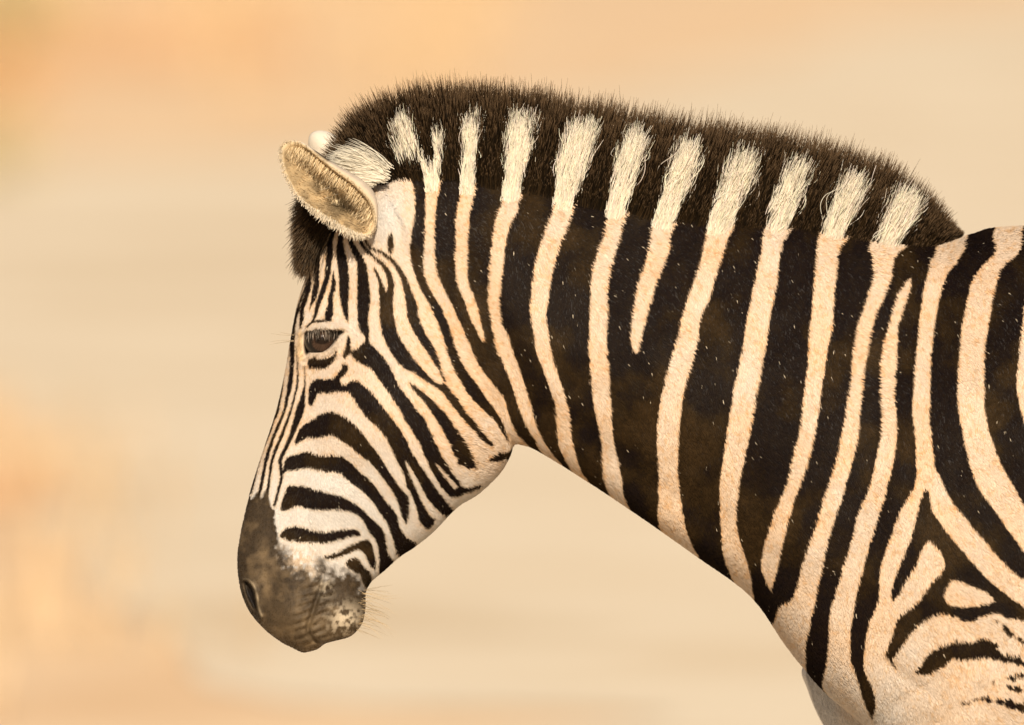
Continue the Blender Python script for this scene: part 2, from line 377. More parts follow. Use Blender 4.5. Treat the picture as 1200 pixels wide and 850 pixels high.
D_mouth = dist_map(sdf_stroke([(379,672,.1),(376.6,687,.1),(371,703.7,.1),(367,717,.1),(362,731,.1),(361.5,741,.1),(365,747,.1),(375,754,.1)], mar=50))
D_fold = dist_map(sdf_stroke([(1036,772,.1),(1052,786,.1),(1070,800,.1),(1094,816,.1)], mar=50))

# ------------------------------------------------------------------ colours of the coat
TAN = np.array([.575, .418, .285]); CREAM = np.array([.510, .472, .435]); INK = np.array([.0080, .0048, .0022]); UMBER = np.array([.029, .0165, .0066])
MUZZ = np.array([.034, .0225, .0125])

def off_frame(px, py):
    """pattern of the parts of the animal beyond the traced side: barrel, rump, legs"""
    v = np.sin((px - .25 * np.maximum(py - 600, 0) * smooth(1500, 2000, px)) / 9.5 + 1.5 * fbm(px, py, 160, 40))
    leg = np.sin(py / 7.5 + 2 * fbm(px, py, 120, 44))
    s = np.where(py > 930, leg, v) * 8
    belly = np.where(px < 1300, smooth(880, 905, py), smooth(900, 990, py)) * (1 - smooth(1010, 1060, py))
    return s * (1 - belly) - 8 * belly

def coat_color(px, py, jitter=0.0):
    px = np.asarray(px, float); py = np.asarray(py, float)
    n1 = fbm(px, py, 3.4, 1, 2); n2 = fbm(px, py, 38, 4, 3); n3 = fbm(px, py, 3.0, 9, 1)
    wob = 1.15 - .5 * smooth(480, 360, px)
    f = lookup(F, px + wob * (noise2(px, py, 3.2, 12) - .5), py + wob * (noise2(px, py, 3.2, 13) - .5))
    out = smooth(1270, 1300, px) + smooth(885, 915, py)
    f = np.where(out > .5, off_frame(px, py), f)
    f = f + jitter
    # frayed, softer marks low on the shoulder
    soft = smooth(1050, 1120, px) * smooth(690, 740, py) + .9 * np.exp(-(((px - 542) / 14) ** 2 + ((py - 542) / 18) ** 2))
    f = f - soft * (fbm(px, py, 6, 20, 2) - .42) * 9
    pale = smooth(.8, -.8, f)
    head = smooth(640, 560, px) * smooth(180, 330, py)
    low = smooth(470, 640, py) * head                                   # lower face is whiter
    t = np.clip(.75 - .65 * low - .28 * smooth(545, 400, px) * head + .7 * (n2 - .5) - .55 * smooth(720, 860, py) * smooth(1150, 980, px), 0, 1)
    earz = np.exp(-(((px - 458) / 30) ** 2 + ((py - 250) / 50) ** 2))
    t = np.clip(t - .6 * earz, 0, 1)
    c_p = CREAM + (TAN - CREAM) * t[..., None]
    c_p = c_p * (np.array([.90, .74, .56]) ** (smooth(.55, .82, n1) * (.1 + .9 * t))[..., None])
    c_p = c_p * (np.array([1, .9, .78]) ** (smooth(-3.2, -.6, f) * .9)[..., None])        # brown fringe of each pale stripe
    br = smooth(.45, .8, fbm(px, py, 46, 15, 3))
    c_k = INK + (UMBER - INK) * (br * .8)[..., None]
    c_k = c_k * (.75 + .6 * n3)[..., None]
    col = c_k + (c_p - c_k) * pale[..., None]
    fade = smooth(626, 655, py) * smooth(400, 350, px) * smooth(.42, .62, fbm(px, py, 3.5, 31, 2)) * pale
    col = col + (np.array([.42, .29, .17]) - col) * (.7 * fade)[..., None]
    # dark muzzle
    dm = lookup(D_muzzle, px, py)
    inn = smooth(318, 326, px)
    inn = inn * smooth(624, 646, py)
    m = smooth(2.0 + 15 * inn, -1.0 - 7 * inn, dm + (fbm(px, py, 6, 30, 3) - .5) * (5 + 22 * inn))
    m = m * smooth(570, 580, py)
    streak = np.exp(-(((px - 311 - .05 * (py - 660)) / 6) ** 2)) * smooth(622, 650, py) * smooth(720, 690, py)
    warm = np.clip(1.2 * streak * fbm(px, py, 8, 33) + .55 * smooth(.5, .8, fbm(px, py, 14, 35, 3)) + .5 * smooth(690, 745, py) * smooth(300, 330, px), 0, 1)
    chin = np.exp(-(((px - 407) / 20) ** 2 + ((py - 728) / 18) ** 2)) * smooth(.36, .62, fbm(px, py, 4, 37, 2))
    corner = np.exp(-(((px - 381) / 9) ** 2 + ((py - 688) / 11) ** 2)) * smooth(.4, .6, fbm(px, py, 4, 38, 2))
    c_m = MUZZ * (.7 + .6 * n3)[..., None] + np.array([.20, .138, .075]) * warm[..., None] * .42
    c_m = c_m + (np.array([.60, .50, .37]) - c_m) * np.clip(.8 * chin + .4 * corner, 0, 1)[..., None]
    col = col + (c_m - col) * m[..., None]
    # eye opening skin, tear line
    de = lookup(D_eye, px, py)
    e = smooth(1.2, -.6, de)
    col = col * (1 - e)[..., None] + np.array([.012, .009, .007]) * e[..., None]
    rim = np.exp(-((de - 2.2) / 1.6) ** 2) * .45
    col = col * (1 - rim)[..., None] + np.array([.30, .20, .11]) * rim[..., None]
    tear = np.exp(-(lookup(D_tear, px, py) / 3.4) ** 2)
    col = col + (np.array([.62, .44, .25]) * (.6 + .7 * n3)[..., None] - col) * (tear * .85)[..., None]
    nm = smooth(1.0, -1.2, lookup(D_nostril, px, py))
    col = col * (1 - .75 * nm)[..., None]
    nr = np.exp(-(lookup(D_nrim, px, py) / 1.2) ** 2) * .7 * noise2(px, py, 7, 39)  # highlight along the nostril rim, painted into the colour
    col = col + (np.array([.42, .33, .22]) - col) * nr[..., None]
    return np.clip(col, .004, .95), pale, m, f

# ------------------------------------------------------------------ setting: ground, track, grass, shrubs
def noise_ramp_mat(name, stops, scale=2.0, detail=6, rough=.95, bump=.3, stretch=(1, 1, 1), fine=None):
    m, n, l, p = new_mat(name)
    tc = n.new("ShaderNodeTexCoord"); mp = n.new("ShaderNodeMapping"); mp.inputs["Scale"].default_value = stretch
    nz = n.new("ShaderNodeTexNoise"); nz.inputs["Scale"].default_value = scale; nz.inputs["Detail"].default_value = detail
    cr = n.new("ShaderNodeValToRGB")
    l.new(tc.outputs["Object"], mp.inputs[0]); l.new(mp.outputs[0], nz.inputs["Vector"]); l.new(nz.outputs["Fac"], cr.inputs[0])
    el = cr.color_ramp.elements
    while len(el) < len(stops): el.new(.5)
    for e, (pos, c) in zip(el, stops):
        e.position = pos; e.color = (*c, 1)
    l.new(cr.outputs[0], p.inputs["Base Color"])
    p.inputs["Roughness"].default_value = rough
    p.inputs["Specular IOR Level"].default_value = .15
    bp = n.new("ShaderNodeBump"); bp.inputs["Strength"].default_value = bump; bp.inputs["Distance"].default_value = .03
    n2 = n.new("ShaderNodeTexNoise"); n2.inputs["Scale"].default_value = scale * 14; n2.inputs["Detail"].default_value = 4
    l.new(tc.outputs["Object"], n2.inputs["Vector"]); l.new(n2.outputs["Fac"], bp.inputs["Height"]); l.new(bp.outputs[0], p.inputs["Normal"])
    return m

M_soil = noise_ramp_mat("ochre_soil", [(.30, (.70, .45, .245)), (.45, (.78, .54, .325)), (.55, (.82, .585, .36)), (.70, (.71, .47, .26))], scale=.8, detail=5)
M_track = noise_ramp_mat("pale_gravel", [(.32, (.66, .51, .335)), (.45, (.745, .60, .42)), (.55, (.79, .65, .47)), (.68, (.69, .53, .345))], scale=.7, detail=5)
M_red = noise_ramp_mat("red_soil", [(.3, (.74, .39, .18)), (.7, (.80, .46, .24))], scale=1.2)

g = 3000.0
ground = mesh_obj("ground", [(-g, -g, 0), (g, -g, 0), (g, g, 0), (-g, g, 0)], [(0, 1, 2, 3)], M_soil, None, False)
ground["kind"] = "structure"

def sheet(name, outline, z, mat, wob=.12):
    P = catmull(outline, True, 8)
    P = P + (np.random.default_rng(len(outline)).random(P.shape) - .5) * wob
    v = [(x, y, z) for x, y in P]
    o = mesh_obj(name, v, [tuple(range(len(v)))], mat, None, False)
    o["kind"] = "structure"
    return o

# camera stands at y = -20; distances behind it are (y + 20)
sheet("gravel_track", [(-60, -60), (-9, 3), (-.36, 8.9), (-.5, 10.4), (-.95, 15), (-1.35, 20.5), (-3.2, 24), (-14, 29), (-40, 38), (-40, 44), (-9, 36.5), (-1.6, 33.6), (-.1, 37.4), (1.0, 43), (2.6, 51), (12, 80), (60, 200), (140, 200), (60, -60)], .004, M_track)
sheet("red_earth_patch", [(-2.4, 42.5), (-1.5, 41.5), (-.85, 42.2), (-.8, 45), (-1.2, 47), (-2.2, 46.5)], .006, M_red)

sheet("red_earth_patch", [(-1.75, 15.4), (-1.3, 15.2), (-.98, 15.7), (-1.0, 16.6), (-1.4, 17.0), (-1.8, 16.8)], .008, M_red)
def grass_patch(name, spots, h, seed, cols, label):
    r = np.random.default_rng(seed)
    vs, fs, cs = [], [], []
    for (x, y, n_, spread) in spots:
        for k in range(n_):
            a = r.random() * 6.283; rr = spread * math.sqrt(r.random())
            bx, by = x + rr * math.cos(a), y + rr * math.sin(a) * 2.2
            hh = h * (.45 + .8 * r.random()); w = .0022 + .002 * r.random()
            lx, ly = (r.random(2) - .5) * hh * .9
            wa = r.random() * 3.14; wx, wy = math.cos(wa) * w, math.sin(wa) * w
            i = len(vs)
            vs += [(bx - wx, by - wy, 0), (bx + wx, by + wy, 0), (bx + lx * .4 + wx * .7, by + ly * .4 + wy * .7, hh * .6), (bx + lx * .4 - wx * .7, by + ly * .4 - wy * .7, hh * .6), (bx + lx, by + ly, hh)]
            fs += [(i, i + 1, i + 2, i + 3), (i + 3, i + 2, i + 4)]
            c = cols[r.integers(len(cols))]
            cs += [np.array(c) * (.8 + .4 * r.random())] * 5
    o = mesh_obj(name, vs, fs, M_grass, None)
    set_color(o.data, np.array(cs))
    o["kind"] = "stuff"; o["label"] = label; o["category"] = "grass"
    return o
M_grass = coat_material("dry_grass", .8, 0, 50, .2)
straw = [(.52, .37, .21), (.58, .42, .25), (.46, .32, .18), (.56, .40, .24)]
r = np.random.default_rng(3)
spots = []
for k in range(44):
    y = r.uniform(9.5, 20); x = r.uniform(-2.0, -.5) - .05 * (y - 9.5)
    spots.append((x, y, int(r.integers(8, 34)), r.uniform(.06, .3)))
grass_patch("dry_grass", spots, .16, 5, straw, "dry straw coloured grass beside the gravel track")
spots = []
for k in range(70):
    y = r.uniform(38, 58); x = r.uniform(-2.9, .1)
    spots.append((x, y, int(r.integers(30, 80)), r.uniform(.1, .3)))
grass_patch("dry_grass", spots, .2, 6, straw, "dry straw coloured grass beyond the gravel track")

def shrub(loc, h, rad, n_leaf, col, label, seed):
    r = np.random.default_rng(seed)
    e = bpy.data.objects.new("shrub", None); e.location = loc; link(e)
    bpy.context.view_layer.update()
    vs, fs, cs = [], [], []
    bv, bf = [], []
    for b in range(9):
        a = r.random() * 6.283; tip = np.array([math.cos(a) * rad * r.uniform(.4, 1), math.sin(a) * rad * r.uniform(.4, 1), h * r.uniform(.6, 1.0)])
        i = len(bv); w = .006
        mid = tip * np.array([.4, .4, .6])
        for q, ww in ((np.zeros(3), w), (mid, w * .7), (tip, w * .25)):
            bv += [tuple(q + np.array(v) * ww) for v in ((1, 0, 0), (-.5, .87, 0), (-.5, -.87, 0))]
        for s_ in range(2):
            for t_ in range(3):
                j = i + s_ * 3; bf.append((j + t_, j + (t_ + 1) % 3, j + 3 + (t_ + 1) % 3, j + 3 + t_))
        for k in range(n_leaf // 9):
            t = r.uniform(.35, 1.05); c = (mid * 2 * t if t < .5 else mid + (tip - mid) * (t - .5) * 2) + r.normal(0, .04 + .12 * rad, 3)
            c[2] = max(c[2], .02)
            u = r.normal(0, 1, 3); u /= np.linalg.norm(u); v = np.cross(u, r.normal(0, 1, 3)); v /= np.linalg.norm(v)
            L = r.uniform(.012, .026); i2 = len(vs)
            vs += [tuple(c - u * L), tuple(c + v * L * .45), tuple(c + u * L), tuple(c - v * L * .45)]
            fs.append((i2, i2 + 1, i2 + 2, i2 + 3)); cs += [np.array(col) * r.uniform(.7, 1.3)] * 4
    off = np.array(loc)
    mesh_obj("stem", [tuple(np.array(v) + off) for v in bv], bf, M_bark, e)
    o = mesh_obj("foliage", [tuple(np.array(v) + off) for v in vs], fs, M_grass, e, False)
    set_color(o.data, np.array(cs))
    e["label"] = label; e["category"] = "shrub"; e["group"] = "low shrubs behind the zebra"
M_bark, n, l, p = new_mat("bark"); p.inputs["Base Color"].default_value = (.16, .10, .06, 1); p.inputs["Roughness"].default_value = .9
shrub((-1.54, 31.9, 0.0), .17, .26, 260, (.50, .41, .19), "low olive green shrub standing on the pale track edge", 1)
shrub((-1.86, 43.7, 0.0), .3, .3, 700, (.46, .38, .17), "small green leafy shrub beside the red earth patch", 2)
shrub((-1.72, 37.7, 0.0), .16, .3, 500, (.62, .38, .18), "low rust brown shrub between the two green ones", 3)

# ------------------------------------------------------------------ the zebra: body
zebra = bpy.data.objects.new("zebra", None)
zebra.location = (.6, 0, 0)
link(zebra)
zebra["label"] = "striped zebra in profile with lowered head and upright mane"
zebra["category"] = "zebra"
bpy.context.view_layer.update()

bv, bf = [], []
def loft(st, prof, nseg=40, y0=0.0, sub=6):
    """st rows: (tx,ty,bx,by,w[,extra]); prof(u,t) gives the width factor across the section"""
    S = catmull([list(r) for r in st], False, sub)
    th = np.linspace(0, math.pi, nseg + 1)
    u = (1 - np.cos(th)) / 2
    base = len(bv)
    ring = 2 * nseg
    for i, r in enumerate(S):
        t = i / (len(S) - 1)
        f = prof(u, t)
        x = r[0] + (r[2] - r[0]) * u; z = r[1] + (r[3] - r[1]) * u
        y = max(r[4], 1.0) * f
        xs = np.concatenate([x, x[-2:0:-1]]); zs = np.concatenate([z, z[-2:0:-1]]); ys = np.concatenate([-y, y[-2:0:-1]]) + y0
        bv.extend(W(xs, zs, ys).tolist())
    for i in range(len(S) - 1):
        a = base + i * ring; b = a + ring
        for k in range(ring):
            k2 = (k + 1) % ring
            bf.append((a + k, a + k2, b + k2, b + k))
    bf.append(tuple(base + k for k in range(ring))[::-1])
    e = base + (len(S) - 1) * ring
    bf.append(tuple(e + k for k in range(ring)))

def prof_neck(u, t):
    q = np.abs(2 * u - 1)
    n_ = np.where(u > .5, 3.0, 2.1)
    a = np.clip(1 - q ** n_, 0, 1) ** (1 / n_)
    k = smooth(.25, .6, t)
    low = .70 + .38 * smooth(0, .6, u)
    return a ** (1.0 - .1 * k) * (low * (1 - k) + (.9 + .12 * smooth(0, .6, u)) * k)

loft([(415,225,510,455,46),(470,182,588,512,62),(530,177,625,524,70),(600,192,680,557,78),(670,206,745,600,87),(740,220,815,649,98),(810,234,880,697,112),(880,246,921,754,128),
      (950,258,943,782,142),(1020,274,970,812,156),(1090,287,1034,868,172),(1135,277,1095,950,186),(1170,268,1160,995,198),(1250,268,1250,1025,222),(1400,288,1400,1035,255),(1600,308,1600,1045,275),
      (1800,300,1800,1035,268),(1950,280,1950,1000,248),(2080,290,2080,950,220),(2180,335,2180,880,175),(2245,430,2240,780,95),(2262,540,2258,660,20)], prof_neck, 48)

def prof_head(u, t):
    n = 2.5
    a = (1 - np.abs(2 * u - 1) ** n) ** (1 / n)
    nose = .56 + .44 * smooth(0, .5, u)
    muz = .82 + .18 * smooth(0, .5, u)
    k = smooth(.62, .85, t)
    return a * (nose * (1 - k) + muz * k)

loft([(436,198,505,320,44),(402,222,560,395,60),(381,262,588,452,72),(366,308,603,505,80),(351,350,590,545,84),(342,394,562,576,84),(335,435,535,594,78),(325,480,508,622,70),(312,520,486,640,62),
      (301,553,468,652,55),(290,590,450,668,50),(282,625,434,682,49),(278,655,428,695,51),(281,688,428,711,52),(291,715,424,731,50),(309,737,412,745,44),(328,752,396,750,35),(342,759.5,383,753,28),(351,764,377,757,20),(355,766,373,761,8)], prof_head, 40)

def prof_round(u, t):
    return np.sqrt(np.clip(4 * u * (1 - u), 0, 1))
def leg(x, y0, hind):
    if hind:
        st = [(x-150,620,x+120,560,95),(x-110,800,x+110,800,85),(x-70,930,x+80,950,60),(x+0,1060,x+95,1080,40),(x+30,1150,x+100,1160,30),(x+45,1260,x+95,1265,24),(x+40,1400,x+88,1402,23),(x+25,1455,x+85,1465,28),(x+0,1495,x+80,1500,32),(x-15,1550,x+80,1550,42)]
    else:
        st = [(x-50,620,x+90,620,20),(x-80,740,x+120,740,40),(x-85,850,x+110,850,58),(x-66,960,x+80,960,60),(x-45,1080,x+45,1080,42),(x-38,1150,x+38,1150,36),(x-27,1260,x+27,1262,25),(x-25,1400,x+25,1402,24),(x-38,1450,x+24,1460,28),(x-58,1495,x+22,1500,33),(x-72,1550,x+24,1550,42)]
    loft(st, prof_round, 16, y0)
for sgn in (-1, 1):
    leg(1140, sgn * 110, False)
    leg(2090, sgn * 130, True)
loft([(2235,400,2265,420,14),(2270,480,2300,470,14),(2285,700,2305,700,12),(2275,950,2310,950,22),(2270,1120,2300,1120,16),(2280,1190,2285,1190,3)], prof_round, 10)
# breast: the far muscle shows a little ahead of the near one
loft([(975,745,1090,740,30),(942,786,1075,800,46),(947,812,1070,850,54),(964,852,1085,900,54),(1000,910,1100,940,30)], prof_round, 20, 62)

me0 = bpy.data.meshes.new("body_blocks")
me0.from_pydata(bv, [], bf); me0.update()
body0 = link(bpy.data.objects.new("body_blocks", me0))
md = body0.modifiers.new("remesh", 'REMESH'); md.mode = 'VOXEL'; md.voxel_size = .0022; md.use_smooth_shade = True
ms = body0.modifiers.new("smooth", 'SMOOTH'); ms.factor = .5; ms.iterations = 10
dg = bpy.context.evaluated_depsgraph_get()
me = bpy.data.meshes.new_from_object(body0.evaluated_get(dg), depsgraph=dg)
bpy.data.objects.remove(body0); bpy.data.meshes.remove(me0)
me.name = "body"

nv = len(me.vertices)
co = np.empty(nv * 3, np.float32); me.vertices.foreach_get("co", co); co = co.reshape(-1, 3).astype(float)
KSHIFT = .0523          # the stripes slant slightly down the flanks away from the midline
def to_px(c):
    px = c[:, 0] * 1000 + 600; y = c[:, 1] * 1000; py = 1550 - c[:, 2] * 1000
    return px, py + KSHIFT * np.abs(y), y
px, py, yy = to_px(co)
def gs(cx, cy, sx, sy=None, rot=0):
    sy = sy or sx
    dx, dy = px - cx, py - cy
    c, s = math.cos(rot), math.sin(rot)
    return np.exp(-((dx * c + dy * s) / sx) ** 2 - ((-dx * s + dy * c) / sy) ** 2)
d = np.zeros(nv)
d += 9 * gs(383, 392, 34, 26)                                   # orbit
d -= 4 * gs(398, 345, 22, 20)                                   # hollow above the eye
d += 7 * gs(490, 500, 60, 75, .5)                               # cheek muscle
d -= 4 * gs(420, 560, 40, 22, .6)
d += 3.5 * gs(395, 500, 16, 60, .35)                            # facial crest
d += 13 * gs(458, 245, 24, 44)                                  # ear base
d += 6 * gs(296, 690, 16, 26)                                   # nostril flare
d += 4 * gs(335, 725, 30, 24)
d += 5 * gs(402, 722, 20, 24)                                   # lower lip
d -= 3 * gs(345, 640, 30, 26)
d += 12 * gs(1140, 640, 110, 170, .25)                          # shoulder blade
d -= 7 * gs(1010, 560, 36, 210, .22)                            # groove before the shoulder
d += 8 * gs(760, 400, 120, 90, .5)
d -= 6 * gs(760, 560, 140, 20, .6)                              # jugular groove
d -= 5 * gs(600, 430, 16, 90, -.35)                             # behind the jaw
d += (fbm(px, py, 90, 50, 3) - .5) * 9 + (fbm(px, py, 26, 55, 2) - .5) * 2.4
L_ = lambda A: lookup(A, px, py)
inbox = (px > 210) & (px < 1330) & (py > 70) & (py < 910)
de = L_(D_eye)
d -= 17 * smooth(2.2, -2.5, de)
d += 4.5 * np.exp(-(L_(D_lid) / 4.0) ** 2) + 2.2 * np.exp(-(L_(D_lowlid) / 3.2) ** 2) + 2 * np.exp(-(L_(D_tear) / 3.5) ** 2)
d += 2.0 * np.exp(-((L_(D_lowlid) - 9) / 2.5) ** 2) * (py > 412)
d -= 13 * smooth(2.0, -2.2, L_(D_nostril)); d += 3.2 * np.exp(-(L_(D_nrim) / 2.6) ** 2)
dmo = L_(D_mouth)
d += 3.5 * np.exp(-(dmo / 13) ** 2) - (7.0 + 4 * fbm(px, py, 9, 61, 2)) * np.exp(-(dmo / 2.4) ** 2)
wr = np.exp(-((np.abs(dmo) - 9) / 9) ** 2) * smooth(670, 690, py)
d += wr * np.sin((py + .35 * px) / 1.45 + 3 * fbm(px, py, 18, 60)) * 1.6
d -= 1.8 * np.exp(-(L_(D_fold) / 7) ** 2)
d += 1.7 * np.sin((px * .62 + py * .78) / 7.5 + 4 * fbm(px, py, 60, 63)) * gs(1090, 820, 70, 45)       # skin folds by the foreleg
d += .7 * np.sin((px * .9 - py * .45) / 6 + 4 * fbm(px, py, 50, 66)) * gs(640, 470, 60, 70)           # throat folds
side = smooth(0, 28, np.abs(yy)) * np.sign(yy)
co[:, 1] += np.where(inbox, d, 0) * side / 1000
me.vertices.foreach_set("co", co.astype(np.float32).ravel())
me.update()
px, py, yy = to_px(co)
col, pale, muzz, _f = coat_color(px, py)
def far_breast(c, x_, y_, d_):                                     # pale breast of the far side
    w_ = (smooth(6, 20, d_) * smooth(1010, 975, x_) * smooth(770, 786, y_))[:, None]
    return c * (1 - w_) + CREAM * .95 * w_
col = far_breast(col, px, py, yy)
hoof = smooth(1488, 1496, 1550 - co[:, 2] * 1000)
col = col * (1 - hoof)[:, None] + np.array([.03, .025, .02]) * hoof[:, None]
set_color(me, col)
me.materials.clear(); me.materials.append(M_body)
me.polygons.foreach_set("use_smooth", np.ones(len(me.polygons), bool))
body = link(bpy.data.objects.new("body", me), zebra)

# ------------------------------------------------------------------ short coat
me.calc_loop_triangles()
nt = len(me.loop_triangles)
tri = np.empty(nt * 3, np.int32); me.loop_triangles.foreach_get("vertices", tri); tri = tri.reshape(-1, 3)
vn = np.empty(nv * 3, np.float32); me.vertices.foreach_get("normal", vn); vn = vn.reshape(-1, 3).astype(float)
A, B, C_ = co[tri[:, 0]], co[tri[:, 1]], co[tri[:, 2]]
ctr = (A + B + C_) / 3
cpx, cpy, cy = to_px(ctr)
area = np.linalg.norm(np.cross(B - A, C_ - A), axis=1) / 2
keep = (lookup(D_mouth, cpx, cpy) > 3.5) & (cpx < 1260) & (cpy < 930) & (cy < 42) & (lookup(D_eye, cpx, cpy) > 2.5) & (lookup(D_nostril, cpx, cpy) > .5)
wgt = area * keep * np.where(lookup(D_muzzle, cpx, cpy) < -4, .35, 1.0)
NF = 430000
idx = rng.choice(nt, NF, p=wgt / wgt.sum())
r1 = np.sqrt(rng.random(NF)); r2 = rng.random(NF)
ba, bb, bc = 1 - r1, r1 * (1 - r2), r1 * r2
T = tri[idx]
root = co[T[:, 0]] * ba[:, None] + co[T[:, 1]] * bb[:, None] + co[T[:, 2]] * bc[:, None]
nor = vn[T[:, 0]] * ba[:, None] + vn[T[:, 1]] * bb[:, None] + vn[T[:, 2]] * bc[:, None]
nor /= np.linalg.norm(nor, axis=1)[:, None]
hx, hy, hyy = to_px(root)
hcol, hpale, hm, hf = coat_color(hx, hy, rng.normal(0, .25, NF))
hcol = far_breast(hcol, hx, hy, hyy)
headw = smooth(640, 540, hx) * smooth(170, 260, hy)
ang = np.where(headw > .5, math.radians(68) - .5 * smooth(420, 560, hx), math.radians(62)) + (fbm(hx, hy, 60, 70, 2) - .5) * 1.2
ang = ang + np.where(hx < 360, .6, 0)
fx, fz = np.cos(ang), -np.sin(ang)
flow = np.stack([fx, np.zeros(NF), fz], 1) + rng.normal(0, .16, (NF, 3))
flow -= nor * (flow * nor).sum(1)[:, None]
flow /= np.linalg.norm(flow, axis=1)[:, None] + 1e-9
ln = (5.0 - 1.4 * headw - 2.4 * hm) * np.where(hx < 362, .75, 1) * (.7 + .6 * rng.random(NF))
jaw = np.exp(-(((hx - 560) / 50) ** 2 + ((hy - 545) / 40) ** 2))
ln = ln * (1 + .7 * jaw)
fleck = (rng.random(NF) < .0018) & (hpale < .3) & (hm < .3)
hcol[fleck] = np.array([.55, .46, .34]) * rng.uniform(.4, 1, (fleck.sum(), 1))
hcol *= rng.uniform(.84, 1.14, (NF, 1))
ln = ln / 1000
lift = .30 + .1 * rng.random(NF)
P = np.empty((NF, 3, 3))
P[:, 0] = root - nor * .0004
P[:, 1] = root + flow * (ln * .5)[:, None] + nor * (ln * lift * .62)[:, None]
P[:, 2] = root + flow * ln[:, None] + nor * (ln * lift * .8)[:, None]
coat = curves_obj("coat", P, np.array([.00042, .00036, .00008]), np.clip(hcol, .004, .92), M_coat, zebra, nor)
coat["kind"] = "stuff"

# ------------------------------------------------------------------ helper: long hair from a root, a direction and a length
def long_hair(root, dirv, ln, droop=None, curl=None, K=7):
    """root (N,3) world, dirv (N,3) unit, ln (N,) metres; droop (N,3) bend of the tip, curl (N,) random wiggle"""
    N = len(root); t = np.linspace(0, 1, K)[None, :, None]
    Pp = root[:, None] + dirv[:, None] * (ln[:, None, None] * t)
    if droop is not None:
        Pp = Pp + droop[:, None] * (ln[:, None, None] * t ** 2)
    if curl is not None:
        a = rng.normal(0, 1, (N, 1, 3)); b = rng.normal(0, 1, (N, 1, 3))
        Pp = Pp + (a * np.sin(t * 5.5) + b * (1 - np.cos(t * 6.5))) * (curl * ln)[:, None, None] * t
    return Pp
def unit(v): return v / (np.linalg.norm(v, axis=-1, keepdims=True) + 1e-12)

crest = np.array([(376,250),(388,226),(405,208),(430,192),(455,184),(490,180),(530,180),(600,194),(670,208),(740,222),(810,236),(880,248),(950,260),(1020,276),(1090,287),(1128,279),(1145,273)], float)
top = np.array([(352,262),(358,215),(384,163),(397,138),(420,118),(450,104),(490,96),(530,93),(600,97),(680,111),(760,126),(840,139),(920,152),(1000,171),(1060,199),(1100,232),(1122,256),(1138,268)], float)
def crest_y(x): return np.interp(x, crest[:, 0], crest[:, 1])
ang_x = [376, 400, 425, 450, 480, 520, 560, 610, 680, 760, 850, 950, 1020, 1060, 1100, 1145]
ang_v = [178, 158, 135, 118, 104, 93, 88, 82, 77, 72, 68, 67, 64, 58, 45, 22]
def mane_len(x, y, ang):
    """distance from (x,y) along ang to the mane outline"""
    c, s = np.cos(ang), -np.sin(ang)
    best = np.full(x.shape, 0.0)
    Tt = catmull(top, False, 4)
    best = np.full(x.shape, 999.)
    for a, b in zip(Tt[:-1], Tt[1:]):
        ex, ey = b - a
        den = c * ey - s * ex
        den = np.where(np.abs(den) < 1e-9, 1e-9, den)
        t = ((a[0] - x) * ey - (a[1] - y) * ex) / den
        q = ((a[0] - x) * s - (a[1] - y) * c) / den
        ok = (t > 0) & (q >= -.01) & (q <= 1.01)
        best = np.where(ok & (t < best), t, best)
    return np.where(best > 300, 8, best)

# dark upright mane (whole width of the crest)
N = 46000
x = rng.uniform(384, 1122, N)
lat = rng.uniform(-1.32, 1.32, N)
yl = lat * np.interp(x, [384, 470, 700, 1000, 1060, 1122], [16, 24, 30, 30, 24, 7])
y0 = crest_y(x) + 15 * np.interp(x, [1060, 1122], [1, .25]) * np.minimum(np.abs(lat), 1) ** 2 + 2 + np.maximum(np.abs(lat) - 1, 0) * 45
ang = np.radians(np.interp(x, ang_x, ang_v) + rng.normal(0, 5.5, N))
clump = (noise2(x, yl * 2, 7, 80) - .5)
ang += clump * .35
L = mane_len(x, y0, ang) * np.where(np.abs(lat) < .55, rng.uniform(.78, 1.03, N), rng.uniform(.6, .97, N)) * (.95 + .26 * clump) * np.interp(np.abs(lat), [0, .6, .95, 1.32], [1, 1, .8, .16]) * np.interp(x, [1085, 1122], [1, .6])
L = np.clip(L, 8, 150)
f0 = np.where((x < 490) & (y0 > 199), 5, lookup(F, x, np.where(x < 490, np.minimum(y0, 186), y0 + 4)))
dirv = unit(np.stack([np.cos(ang), lat * .07 + rng.normal(0, .04, N), np.sin(ang)], 1))
rootp = W(x, y0, yl)
pale_root = (f0 < -1) & (lat < -.35)
keepk = ~pale_root | (rng.random(N) < .12)
Pk = long_hair(rootp, dirv, L / 1000, rng.normal(0, .05, (N, 3)), np.full(N, .012), 7)[keepk]
br = rng.random((N, 1))[keepk]
ck = INK * .7 + (UMBER * 1.2 - INK) * br ** 3
curves_obj("mane", Pk, np.array([.00046, .00046, .00044, .0004, .00034, .00024, .0001]), ck, M_black_mane, zebra)

